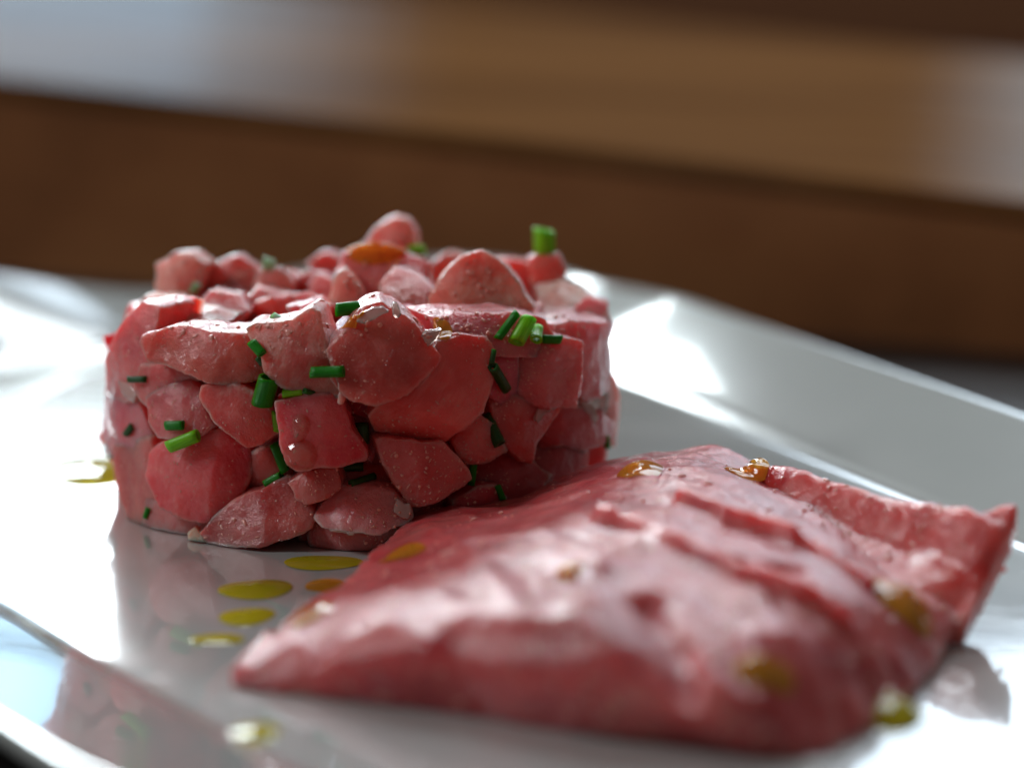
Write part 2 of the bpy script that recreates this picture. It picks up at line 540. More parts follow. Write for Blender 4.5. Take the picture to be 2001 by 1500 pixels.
depth = (far_l - A).dot(back)
far_r = on_bench(2001, 150)
depth_r = (far_r - A).dot(back)
def bench_part(name, p, ux, uy, uz, m, bev=0.25):
    v, f = box_mesh(p - bench.location / S, ux, uy, uz, bev)
    o = new_obj(name, v, f, m, bench, smooth=False)
    return o
p0 = A - AB * ext
W_ = (B - A).length + 2 * ext
nb = 3
dd = max(depth, depth_r)
for i in range(nb):
    a = dd * i / nb
    o = bench_part('plank', p0 + back * (a + (0.0 if i == 0 else 0.06)) - upn * (0.5 + 0.004 * i), AB * W_, back * (dd / nb - 0.1), upn * 0.5, w1, 0.12)
bench_part('front_board', p0 + back * 0.1 - upn * 0.51, AB * W_, back * 2.0, Vector((0, 0, -(p0.z - 0.5 - TZ))), w2, 0.1)
bench_part('rear_plank', p0 + back * (dd + 0.1) - upn * 1.9, AB * W_, back * 60, upn * 1.6, w3, 0.3)
print('bench', A, B, back, depth, depth_r)

# ------------------------------------------------------------------ tuna tartare
TC = Vector((-2.68, 4.45, 0))
TR = 4.42
def cylY(px, py):
    v = ray(px, py)
    d = Vector((v.x, v.y)); o = Vector((CAM.x - TC.x, CAM.y - TC.y))
    a = d.dot(d); b = 2 * o.dot(d); c = o.dot(o) - TR * TR
    D = b * b - 4 * a * c
    if D <= 0:
        return TC.y - 0.15
    return min(CAM.y + v.y * ((-b - math.sqrt(D)) / (2 * a)), TC.y)
tartare = empty('tuna_tartare', (TC.x, TC.y, 0))
tag(tartare, 'round pressed mound of diced raw tuna with chopped chives on the white plate', 'tartare')
TL = tartare.location / S
allv, allf = [], []
def chunk(pts, m='tuna', dy=0.0, gx=0.0, gy=-0.0016, th=1.1, Y=None, name='tuna_cube', seed=0, vox=0.036, sm=1, conv=0.0, amp=1.0, cr=None, label=None, jitter=1.2):
    rnd = random.Random(seed * 77 + len(pts))
    dense = []
    n = len(pts)
    for i in range(n):
        a, b = pts[i], pts[(i + 1) % n]
        k = max(1, int(math.hypot(b[0] - a[0], b[1] - a[1]) / 16))
        for j in range(k):
            t = j / k
            dense.append((a[0] + (b[0] - a[0]) * t + rnd.uniform(-jitter, jitter), a[1] + (b[1] - a[1]) * t + rnd.uniform(-jitter, jitter)))
    cx = sum(p[0] for p in pts) / n
    _cy = sum(p[1] for p in pts) / n
    if th > .5 and Y is None:
        dense = [(x + (x - cx) * .07, y + (y - _cy) * .06) for x, y in dense]
    cy = sum(p[1] for p in pts) / n
    front = []
    for (x, y) in dense:
        if Y is None:
            yy = 0.65 * cylY(x, y) + 0.35 * cylY(min(max(cx, 215), 1190), cy) + dy
        else:
            yy = Y
        yy += gx * (x - cx) + gy * (y - cy)
        front.append(P(x, y, yy))
    cen = sum(front, Vector()) / len(front)
    backp = []
    for p in front:
        if Y is None:
            r = Vector((TC.x - cen.x, TC.y - cen.y, 0)).normalized()
            r = (r + Vector((0, 0.6, 0))).normalized()
        else:
            r = Vector((0, 1, -0.12)).normalized()
        q = p + r * th
        cc = cen + r * th
        backp.append(q + (cc - q) * conv)
    N = len(front)
    # domed front cap
    v = front + backp
    f = [tuple(range(N))[::-1], tuple(range(N, 2 * N))]
    for i in range(N):
        j = (i + 1) % N
        f.append((i, j, N + j, N + i))
    zmin = 0.02
    co, nr, ff = remesh(v, f, vox, sm)
    eg = edge_ness(co, nr, ff, 24, .075)
    if th > .5:
        ctr = np.array([sum(p.x for p in front) / N, 0, sum(p.z for p in front) / N])
        rx = max(abs(p.x - ctr[0]) for p in front); rz = max(abs(p.z - ctr[2]) for p in front)
        ymid = sum(p.y for p in front) / N + th * .5
        wgt = np.clip((ymid - co[:, 1]) / (th * .5), 0, 1)
        e2 = ((co[:, 0] - ctr[0]) / rx) ** 2 + ((co[:, 2] - ctr[2]) / rz) ** 2
        co[:, 1] -= wgt * .05 * np.clip(1 - e2, 0, 1)
        for (ang, off, slp) in (cr or [(rnd.uniform(0, 360), rnd.uniform(-.05, .3), rnd.uniform(.15, .55)), (rnd.uniform(0, 360), rnd.uniform(0, .35), rnd.uniform(.2, .6))]):
            sc1 = (co[:, 0] - ctr[0]) * math.cos(math.radians(ang)) + (co[:, 2] - ctr[2]) * math.sin(math.radians(ang)) - off
            sc1 = 0.5 * (sc1 + np.sqrt(sc1 * sc1 + 0.0016))
            co[:, 1] += wgt * slp * sc1
    co = rough_up(co, nr, seed + 1, 0.05 * amp, 1.0, 0.034 * amp, 3.0, 0.008 * amp, 9.0)
    co[:, 2] = np.maximum(co[:, 2], zmin)
    base = len(allv)
    allv.extend(Vector(c) for c in co)
    allf.extend(tuple(base + i for i in t) for t in ff)
    o = new_obj(name, [Vector(c) - TL for c in co], ff, M[m], tartare)
    set_edge(o, eg)
    if label:
        o['label'] = label
    return o

# inner and rear cubes (seen in the gaps, from above and from the side)
def cube_mesh(seed, s=1.15):
    r = random.Random(seed)
    c = [Vector((x * s / 2 * r.uniform(.8, 1.1), y * s / 2 * r.uniform(.8, 1.1), z * s / 2 * r.uniform(.8, 1.1))) for z in (-1, 1) for y in (-1, 1) for x in (-1, 1)]
    f = [(0, 1, 3, 2), (4, 6, 7, 5), (0, 4, 5, 1), (2, 3, 7, 6), (0, 2, 6, 4), (1, 5, 7, 3)]
    co, nr, ff = remesh(c, f, 0.055, 3)
    co = rough_up(co, nr, seed, 0.10, 0.9, 0.03, 3.0, 0.008, 9)
    return co, ff
protos = []
for s in range(7):
    co, ff = cube_mesh(s + 50)
    me = bpy.data.meshes.new('tuna_cube')
    me.from_pydata([tuple(c * S) for c in co], [], ff)
    me.polygons.foreach_set('use_smooth', [True] * len(me.polygons))
    me.materials.append(M['tuna' if s < 3 else ('tuna_deep' if s < 5 else 'tuna_pale')])
    protos.append((me, co, ff))
def put_cube(p, k, rot, sc_=1.0):
    me, co, ff = protos[k]
    o = bpy.data.objects.new('tuna_cube', me)
    col.objects.link(o)
    o.parent = tartare
    o.location = (Vector(p) - TL) * S
    o.rotation_euler = rot
    o.scale = (sc_,) * 3
    Mx = Matrix.Translation(Vector(p)) @ o.rotation_euler.to_matrix().to_4x4() @ Matrix.Scale(sc_, 4)
    base = len(allv)
    allv.extend(Mx @ Vector(c) for c in co)
    allf.extend(tuple(base + i for i in t) for t in ff)
rr = random.Random(11)
for zi, z in enumerate((0.58, 1.55, 2.5)):
    for ring, (rad, n) in enumerate(((3.75, 20), (2.7, 13))):
        for i in range(n):
            a = 2 * math.pi * (i + 0.5 * (zi % 2) + rr.uniform(-.15, .15)) / n
            front = -math.sin(a) > 0.05
            r = rad - (0.52 if front and ring == 0 else 0)
            if ring == 1 and z < 2 :
                continue
            zz = z + rr.uniform(-.08, .08)
            put_cube((TC.x + r * math.cos(a), TC.y + r * math.sin(a), zz), rr.choice([0, 1, 2, 3, 4, 3, 4] if front else [0, 1, 2, 3, 4, 5, 0]), (rr.uniform(-.3, .3), rr.uniform(-.3, .3), a + rr.uniform(-.4, .4)), rr.uniform(.88, 1.05))
for i in range(44):
    a = rr.uniform(0, 6.283); r = 3.6 * math.sqrt(rr.random())
    y = TC.y + r * math.sin(a)
    put_cube((TC.x + r * math.cos(a), y, 2.45 + 0.25 * rr.random() + 0.05 * max(0, y - 2.5)), rr.choice([0, 1, 2, 3, 4, 5]), (rr.uniform(-.8, .8), rr.uniform(-.8, .8), rr.uniform(0, 3)), rr.uniform(.8, 1.0))

CH_ = [
 # deep ones first
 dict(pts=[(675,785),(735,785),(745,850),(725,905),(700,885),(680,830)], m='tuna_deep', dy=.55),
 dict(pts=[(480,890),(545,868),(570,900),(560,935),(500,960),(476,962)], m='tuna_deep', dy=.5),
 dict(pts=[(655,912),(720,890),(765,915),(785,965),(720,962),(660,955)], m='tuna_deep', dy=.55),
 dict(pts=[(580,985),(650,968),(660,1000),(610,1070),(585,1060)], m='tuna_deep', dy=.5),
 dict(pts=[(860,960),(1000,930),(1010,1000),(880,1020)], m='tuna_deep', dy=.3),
 # left edge
 dict(pts=[(212,690),(232,640),(270,598),(305,612),(290,690),(292,765),(245,785),(207,770)], m='tuna', dy=.25, gx=-.004),
 dict(pts=[(206,765),(262,772),(292,842),(292,905),(240,922),(214,890),(207,830)], m='tuna', dy=.12),
 dict(pts=[(222,875),(292,860),(325,950),(335,1022),(292,1024),(247,1018),(233,960)], m='tuna', dy=.05),
 dict(pts=[(288,975),(370,1000),(405,1015),(425,1050),(400,1070),(350,1064),(310,1047),(282,1026)], m='tuna', dy=.1),
 # second band
 dict(pts=[(278,715),(330,708),(385,735),(372,762),(310,772),(285,795),(262,760)], m='tuna', dy=.2),
 dict(pts=[(290,780),(315,762),(342,750),(365,745),(388,765),(400,808),(415,835),(390,851),(350,857),(310,856),(293,825)], m='tuna', dy=.02, gy=-.003),
 dict(pts=[(288,660),(331,644),(423,650),(486,656),(504,670),(517,710),(505,742),(450,753),(404,749),(342,718),(296,707),(281,670)], m='tuna', dy=-.05, gy=-.0035, th=1.0),
 dict(pts=[(300,880),(320,866),(396,843),(450,849),(478,880),(484,929),(466,975),(436,1003),(409,1018),(369,1018),(315,990),(288,929)], m='tuna', dy=-.08, th=1.2),
 dict(pts=[(396,757),(417,751),(450,749),(477,759),(497,772),(520,800),(543,822),(540,854),(504,874),(477,878),(455,862),(417,824),(390,780)], m='tuna', dy=-.12, gx=.001),
 dict(pts=[(466,975),(504,957),(558,933),(572,935),(587,970),(601,991),(612,1012),(602,1032),(558,1053),(504,1066),(450,1074),(409,1070),(396,1045),(430,1000)], m='tuna', dy=-.1, gy=-.004),
 # behind the star cube, right side
 dict(pts=[(850,622),(900,616),(1000,612),(1062,625),(1090,660),(1060,700),(960,696),(945,672),(870,668)], m='tuna', dy=.4, gy=-.004),
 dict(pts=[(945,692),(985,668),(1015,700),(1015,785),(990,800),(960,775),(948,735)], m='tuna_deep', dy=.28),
 dict(pts=[(1085,642),(1120,634),(1188,632),(1194,700),(1190,760),(1150,782),(1125,765),(1105,690)], m='tuna', dy=.1, gx=.001),
 dict(pts=[(1192,720),(1206,742),(1211,800),(1206,872),(1190,856),(1186,785)], m='tuna_pale', dy=.2, th=.8),
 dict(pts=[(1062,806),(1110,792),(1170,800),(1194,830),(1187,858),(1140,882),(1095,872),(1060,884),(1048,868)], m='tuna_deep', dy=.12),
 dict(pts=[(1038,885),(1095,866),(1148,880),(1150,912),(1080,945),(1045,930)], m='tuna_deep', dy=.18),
 dict(pts=[(958,775),(1000,772),(1060,792),(1100,788),(1078,830),(1052,865),(1040,902),(1020,900),(990,872),(966,822)], m='tuna', dy=.03, gx=.001),
 dict(pts=[(885,862),(900,825),(935,805),(965,828),(982,860),(988,880),(950,902),(915,907),(895,892)], m='tuna', dy=.12),
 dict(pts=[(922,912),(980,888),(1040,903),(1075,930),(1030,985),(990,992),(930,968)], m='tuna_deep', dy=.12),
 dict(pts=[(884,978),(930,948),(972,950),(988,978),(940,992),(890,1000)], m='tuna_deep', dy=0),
 dict(pts=[(996,672),(1044,667),(1117,664),(1136,672),(1137,708),(1132,750),(1127,794),(1072,796),(1010,784),(990,760)], m='tuna', dy=-.12, gy=-.001, gx=-.0006, jitter=.6),
 # main facing cubes
 dict(pts=[(846,690),(856,668),(900,660),(945,664),(957,690),(956,754),(937,805),(889,842),(867,864),(816,864),(735,854),(725,818),(745,788),(800,765),(835,735)], m='tuna', dy=-.02, gx=.0015, gy=-.002, cr=[(-115, .28, .9), (10, .45, .5)]),
 dict(pts=[(484,645),(501,633),(541,632),(571,626),(607,604),(622,612),(631,648),(641,684),(652,720),(674,762),(662,782),(600,774),(556,762),(520,726),(512,690),(492,668)], m='tuna_pale', dy=-.18, gy=-.0028, th=.9, amp=.8, cr=[(-70, .12, .5), (150, .3, .3)], sm=1, jitter=.9),
 dict(pts=[(642,684),(660,665),(680,648),(697,622),(722,602),(747,594),(758,606),(765,606),(790,625),(814,646),(837,674),(856,702),(837,732),(806,759),(778,776),(736,788),(690,780),(668,762),(654,725)], m='tuna', dy=-.28, gy=-.0035, th=1.2, sm=1, jitter=1.6),
 dict(pts=[(539,786),(585,777),(644,770),(665,794),(681,840),(708,886),(709,903),(666,913),(617,914),(601,921),(577,924),(560,908),(550,873),(545,830)], m='tuna', dy=-.28, gx=.0012, gy=-.0012, sm=1, jitter=.8),
 dict(pts=[(563,945),(596,918),(655,914),(666,943),(663,958),(639,974),(601,988),(577,980)], m='tuna', dy=-.06, th=.8),
 dict(pts=[(732,859),(754,855),(808,859),(821,865),(862,867),(889,894),(912,921),(917,940),(902,955),(862,974),(819,991),(800,985),(776,945),(752,910)], m='tuna', dy=-.22, gx=-.001, gy=-.0015, sm=1, jitter=.8),
 dict(pts=[(664,950),(720,954),(766,960),(780,976),(800,982),(802,1012),(788,1024),(740,1044),(670,1042),(632,1034),(618,1018),(632,994),(646,974)], m='tuna', dy=-.18, gy=-.006, th=1.0, sm=4),
 dict(pts=[(610,1016),(602,1056),(612,1078),(645,1084),(700,1082),(742,1060),(792,1024),(740,1038),(670,1036),(635,1026)], m='tuna', dy=-.1, gy=.001, th=1.0),
]
for i, c in enumerate(CH_):
    c = dict(c)
    pts = c.pop('pts'); m = c.pop('m')
    chunk(pts, m, seed=i, **c)
# top cubes, each at its own depth
TOP = [
 ([(298,565),(300,522),(338,495),(375,490),(408,512),(395,560),(375,603),(320,606)], 'tuna_pale', 5.2, -.004),
 ([(395,545),(425,510),(465,500),(505,520),(520,560),(510,600),(440,600),(400,590)], 'tuna', 5.8, -.004),
 ([(490,560),(510,522),(545,522),(572,550),(570,590),(530,606),(490,600)], 'tuna_pale', 5.4, -.004),
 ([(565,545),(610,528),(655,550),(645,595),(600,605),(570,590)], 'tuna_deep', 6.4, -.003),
 ([(598,512),(640,488),(668,505),(662,560),(620,560)], 'tuna', 7.4, -.003),
 ([(656,545),(668,495),(715,485),(790,492),(836,512),(838,560),(822,600),(770,625),(700,605)], 'tuna', 4.6, -.007),
 ([(700,490),(732,444),(768,424),(802,430),(816,470),(806,505),(740,515)], 'tuna_pale', 6.3, -.004),
 ([(640,590),(650,545),(672,520),(692,538),(706,580),(694,615),(655,620)], 'tuna_pale', 3.6, -.004),
 ([(842,520),(878,494),(912,500),(910,560),(870,585),(842,565)], 'tuna_pale', 7.0, -.003),
 ([(1030,504),(1090,494),(1106,520),(1103,590),(1070,625),(1040,600)], 'tuna', 5.6, -.002),
 ([(955,512),(1000,504),(1042,510),(1045,590),(1000,600),(960,560)], 'tuna', 6.6, -.003),
 ([(834,598),(861,538),(900,500),(939,487),(968,503),(998,524),(1016,550),(1028,575),(1046,600),(1025,622),(947,622),(888,624),(850,634)], 'tuna_pale', 2.6, -.004),
 ([(300,592),(360,590),(420,598),(475,612),(440,640),(330,640)], 'tuna_pale', 2.9, -.02),
 ([(1035,602),(1100,592),(1180,618),(1192,640),(1130,660),(1060,650)], 'tuna', 3.9, -.03),
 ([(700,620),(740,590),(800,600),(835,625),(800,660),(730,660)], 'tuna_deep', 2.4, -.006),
 ([(560,600),(610,585),(650,600),(640,650),(580,650)], 'tuna', 2.6, -.006),
]
TOP += [
 ([(470,600),(500,560),(560,572),(585,600),(560,640),(500,650)], 'tuna', 4.2, -.01),
 ([(740,560),(770,520),(820,535),(850,570),(830,610),(760,612)], 'tuna', 3.6, -.01),
 ([(905,520),(950,498),(985,520),(980,570),(920,575)], 'tuna_pale', 4.8, -.005),
 ([(1045,560),(1100,545),(1165,575),(1175,618),(1100,630),(1050,610)], 'tuna_pale', 4.9, -.012),
 ([(245,620),(280,578),(345,575),(372,610),(340,650),(270,660)], 'tuna_pale', 3.6, -.008),
 ([(380,600),(410,568),(470,575),(488,612),(450,640),(400,640)], 'tuna', 3.4, -.01),
 ([(1120,600),(1150,570),(1190,590),(1196,640),(1150,660)], 'tuna', 4.4, -.005),
 ([(600,560),(625,530),(660,545),(668,590),(620,600)], 'tuna', 5.4, -.006),
]
for i, (pts, m, Y, gy) in enumerate(TOP):
    chunk(pts, m, Y=Y, gy=gy, th=1.15, seed=100 + i, vox=.042, sm=1, jitter=3)
# thin membranes and flakes
FL = [
 ([(765,606),(768,590),(778,592),(785,613),(780,622),(768,620)], -.24), ([(820,654),(834,645),(852,643),(865,641),(862,656),(856,668),(838,682),(828,672)], -.26),
 ([(696,628),(708,610),(728,600),(748,598),(762,612),(740,622),(715,634)], -.22),
 ([(1130,757),(1160,757),(1188,768),(1186,808),(1165,830),(1142,802)], -.02), ([(366,1040),(378,1032),(394,1046),(404,1064),(394,1075),(372,1072)], -.25),
 ([(776,976),(790,986),(803,984),(806,1000),(798,1016),(782,1010),(770,1000)], -.3), ([(228,742),(255,750),(268,770),(262,790),(240,775)], -.05),
 ([(645,720),(668,738),(676,770),(668,793),(660,790),(662,765),(648,742)], -.42), ([(205,860),(218,870),(214,900),(205,890)], .0),
 ([(1050,796),(1070,790),(1094,788),(1090,800),(1066,812),(1054,830),(1046,820)], -.12)]
for i, (pts, dy) in enumerate(FL):
    chunk(pts, 'membrane' if i not in (4, 7) else 'tuna_pale', dy=dy, th=.16, gy=-.004, seed=200 + i, vox=.022, sm=3, amp=.9, name='membrane_flake', jitter=1.5)

bvh = BVHTree.FromPolygons(allv, allf)

# ------------------------------------------------------------------ tuna slices in front
def surf_from(rows, lip=0, sub=6):
    g = [[G(*c) for c in r] for r in rows]
    if lip:
        g.insert(0, [p + Vector((0, lip, -.12)) for p in g[0]])
    nr, nc = len(g), len(g[0])
    def cr(p0, p1, p2, p3, t):
        return 0.5 * ((p1 * 2) + (p2 - p0) * t + (p0 * 2 - p1 * 5 + p2 * 4 - p3) * t * t + (p1 * 3 - p0 - p2 * 3 + p3) * t ** 3)
    def row_pts(r):
        o = []
        for i in range(nc - 1):
            p0 = r[max(i - 1, 0)]; p1 = r[i]; p2 = r[i + 1]; p3 = r[min(i + 2, nc - 1)]
            for k in range(sub):
                o.append(cr(p0, p1, p2, p3, k / sub))
        o.append(r[-1])
        return o
    rs = [row_pts(r) for r in g]
    out = []
    for i in range(nr - 1):
        for k in range(sub):
            t = k / sub
            out.append([cr(rs[max(i - 1, 0)][j], rs[i][j], rs[i + 1][j], rs[min(i + 2, nr - 1)][j], t) for j in range(len(rs[0]))])
    out.append(rs[-1])
    return out
def make_slice(name, rows, ridges, seed, label, th=None, vox=.065, lip=0):
    s = surf_from(rows, lip)
    R, C = len(s), len(s[0])
    top = [p for r in s for p in r]
    if th is None:
        c = sum(top, Vector()) / len(top)
        bot = [Vector((p.x + (c.x - p.x) * .015, p.y + (c.y - p.y) * .03, -0.1)) for p in top]
    else:
        bot = [p - Vector((0, -0.15, th)) for p in top]
    v = top + bot
    n = R * C
    f = []
    for i in range(R - 1):
        for j in range(C - 1):
            a = i * C + j
            f.append((a, a + 1, a + C + 1, a + C))
            f.append((n + a, n + a + C, n + a + C + 1, n + a + 1))
    b = [i for i in range(C)] + [i * C + C - 1 for i in range(1, R)] + [(R - 1) * C + i for i in range(C - 2, -1, -1)] + [i * C for i in range(R - 2, 0, -1)]
    for i in range(len(b)):
        x, y = b[i], b[(i + 1) % len(b)]
        f.append((y, x, n + x, n + y))
    co, nr, ff = remesh(v, f, vox, 4)
    eg = edge_ness(co, nr, ff, 22, 0.10)
    off = Vector((seed * 5.1, 2.2, 1.7))
    segs = []
    for (pts, wd, hh) in ridges:
        w3 = [Vector(G(*p)) for p in pts]
        for a, b2 in zip(w3[:-1], w3[1:]):
            segs.append((a.x, a.y, b2.x, b2.y, wd, hh))
    X, Yc = co[:, 0], co[:, 1]
    dz = np.zeros(len(co))
    best = {}
    for (ax, ay, bx, by, wd, hh) in segs:
        L2 = (bx - ax) ** 2 + (by - ay) ** 2
        t = np.clip(((X - ax) * (bx - ax) + (Yc - ay) * (by - ay)) / L2, 0, 1)
        d = np.hypot(X - ax - t * (bx - ax), Yc - ay - t * (by - ay))
        h = hh * np.exp(-(d / wd) ** 2)
        dz = np.where(np.abs(h) > np.abs(dz), h, dz)
    upw = np.clip(nr[:, 2], 0, 1) 
    ph = (X * .80 + Yc * .60) * 1.25 + .35 * np.sin(X * .7 + seed) + .25 * np.sin(Yc * .55 + 1.3)
    am = np.array([noise.noise(Vector((c[0] * .45, c[1] * .45, 4.4 + seed))) for c in co])
    wob = np.array([noise.noise(Vector((c[0] * 1.6, c[1] * 1.6, 9.4 + seed))) for c in co])
    fr_ = (ph + .22 * wob) % 1.0
    saw = np.where(fr_ < .8, fr_ / .8, (1 - fr_) / .2)
    dz = dz * 1.25 + np.clip(.07 + .15 * am, .0, .15) * saw
    co2 = co.copy()
    for i in range(len(co)):
        p = Vector(co[i])
        d = .10 * noise.noise(p * .45 + off) + .05 * noise.noise(Vector((p.x * 1.1, p.y * 2.0, p.z)) + off) + .018 * noise.noise(p * 3.6 + off) + .008 * noise.noise(p * 9)
        co2[i] += nr[i] * d
    co2[:, 2] += dz * upw
    co2[:, 2] = np.maximum(co2[:, 2], 0.015)
    o = new_obj(name, [Vector(c) for c in co2], ff, M['slice'])
    set_edge(o, eg)
    tag(o, label, 'tuna slice', 'raw tuna slices in front of the tartare')
    base = len(allv)
    allv.extend(Vector(c) for c in co2)
    allf.extend(tuple(base + i for i in t) for t in ff)
    return o
rowsA = [
 [(812,996,.35),(900,981,.55),(990,978,.75),(1130,915,1.15),(1270,884,1.35),(1390,876,1.45),(1490,910,1.2),(1600,960,.9),(1700,1010,.6)],
 [(740,1065,.6),(850,1040,.95),(980,1015,1.25),(1115,975,1.55),(1260,945,1.75),(1400,935,1.8),(1520,985,1.5),(1640,1050,1.1),(1730,1110,.6)],
 [(660,1130,.7),(790,1120,1.15),(930,1105,1.55),(1080,1085,1.85),(1240,1060,2.0),(1400,1060,1.95),(1550,1110,1.75),(1700,1160,1.2),(1865,1180,.5)],
 [(560,1210,.55),(700,1200,1.05),(850,1200,1.5),(1020,1190,1.8),(1200,1190,1.9),(1370,1210,1.75),(1530,1240,1.55),(1690,1265,.95),(1850,1255,.3)],
 [(460,1290,.4),(610,1280,.8),(780,1290,1.1),(960,1300,1.3),(1150,1330,1.35),(1330,1365,1.25),(1480,1385,1.1),(1640,1380,.6),(1790,1340,.15)],
 [(440,1343,.0),(600,1360,.0),(780,1380,.0),(960,1405,.0),(1150,1435,.0),(1330,1455,.0),(1480,1475,.0),(1610,1478,.0),(1745,1400,.0)],
]
ridA = [([(1170,1000,1.7),(1300,1030,1.9),(1450,1075,1.9),(1560,1120,1.7),(1650,1165,1.4)], .11, .20),
        ([(1330,960,1.8),(1420,990,1.8),(1520,1030,1.6),(1600,1070,1.4),(1700,1140,1.1)], .11, .21),
        ([(1250,1010,1.8),(1400,1045,1.9),(1560,1090,1.6)], .09, -.14),
        ([(1110,1040,1.8),(1180,1070,1.9)], .14, .10),
        ([(1150,1130,1.9),(1230,1200,1.9),(1290,1290,1.6),(1320,1370,1.3)], .38, .22),
        ([(1260,1110,1.9),(1330,1180,1.8),(1370,1260,1.6)], .22, -.18),
        ([(1290,1140,1.9),(1380,1200,1.8),(1430,1270,1.6)], .2, .12),
        ([(960,1180,1.7),(1020,1260,1.5),(1080,1340,1.3)], .3, .12),
        ([(880,1240,1.4),(900,1310,1.2),(930,1380,.6)], .35, -.25),
        ([(820,1010,.8),(900,1060,1.2),(1000,1130,1.7)], .2, .05),
        ([(1480,1200,1.5),(1600,1230,1.3),(1700,1280,1.0)], .25, .10)]
rowsA = [[(x, y, z * k) for (x, y, z) in r] for r, k in zip(rowsA, (.85, .82, .8, .75, .6, 1))]
sliceA = make_slice('tuna_slice', rowsA, ridA, 3, 'large wet slab of raw tuna nearest the camera, long white glints on its top')
rowsB = [
 [(1440,925,1.2),(1520,915,1.45),(1620,948,1.4),(1760,992,1.35),(1890,1014,1.45),(1960,998,1.6),(1992,992,1.65)],
 [(1460,955,1.0),(1550,975,1.15),(1660,1040,.9),(1770,1085,.8),(1880,1090,1.0),(1950,1060,1.25),(1984,1030,1.4)],
 [(1500,1000,.8),(1600,1040,.85),(1700,1110,.7),(1800,1150,.6),(1880,1150,.65),(1930,1120,.85),(1955,1090,1.0)],
 [(1560,1100,.4),(1650,1140,.4),(1740,1200,.3),(1800,1240,.2),(1850,1240,.15),(1885,1210,.4),(1915,1160,.6)],
]
sliceB = make_slice('tuna_slice', rowsB, [], 8, 'curled raw tuna slice rising behind the large slab, its pointed red tip at the right', th=.42, vox=.055, lip=.3)
bvh = BVHTree.FromPolygons(allv, allf)

def hit(px, py):
    d = ray(px, py).normalized()
    loc, n, i, t = bvh.ray_cast(CAM, d)
    if loc is None or loc.z < 0:
        g = G(px, py, 0)
        return g, Vector((0, 0, 1))
    if n.dot(d) > 0:
        n = -n
    return loc, n

# ------------------------------------------------------------------ chives
def tube(p1, p2, r, wall=0.32, flat=1.0, seed=0):
    rnd = random.Random(seed)
    ax = (p2 - p1)
    L = ax.length
    ax.normalize()
    s = ax.cross(Vector((0, 1, 0.1)))
    if s.length < .1: s = ax.cross(Vector((1, 0, 0)))
    s.normalize()
    t = ax.cross(s).normalized()
    nseg, nl = 20, 6
    v, f, uv = [], [], []
    sl1, sl2 = rnd.uniform(-.35, .35), rnd.uniform(-.35, .35)
    bend = rnd.uniform(-.06, .06) * L
    rings = []
    prof = [(k / nl, r) for k in range(nl + 1)] + [(1.0, r * (1 - wall * .5)), (1.0, r * (1 - wall))] + [(1 - k / nl, r * (1 - wall)) for k in range(1, nl + 1)] + [(0.0, r * (1 - wall * .5))]
    for (u, rad) in prof:
        ring = []
        for k in range(nseg):
            a = 2 * math.pi * k / nseg
            rr_ = rad * (1 + .05 * math.sin(3 * a + seed) + .02 * math.sin(7 * a + seed * 2))
            p = p1 + ax * (u * L) + s * (math.cos(a) * rr_) + t * (math.sin(a) * rr_ * flat)
            sk = (sl1 * (1 - u) + sl2 * u)
            p = p + ax * (sk * math.cos(a + seed) * rad) + t * (bend * math.sin(math.pi * u))
            ring.append(len(v)); v.append(p); uv.append((k / nseg, u))
        rings.append(ring)
    for a in range(len(rings)):
        b = rings[(a + 1) % len(rings)]
        for k in range(nseg):
            f.append((rings[a][k], rings[a][(k + 1) % nseg], b[(k + 1) % nseg], b[k]))
    return v, f, uv
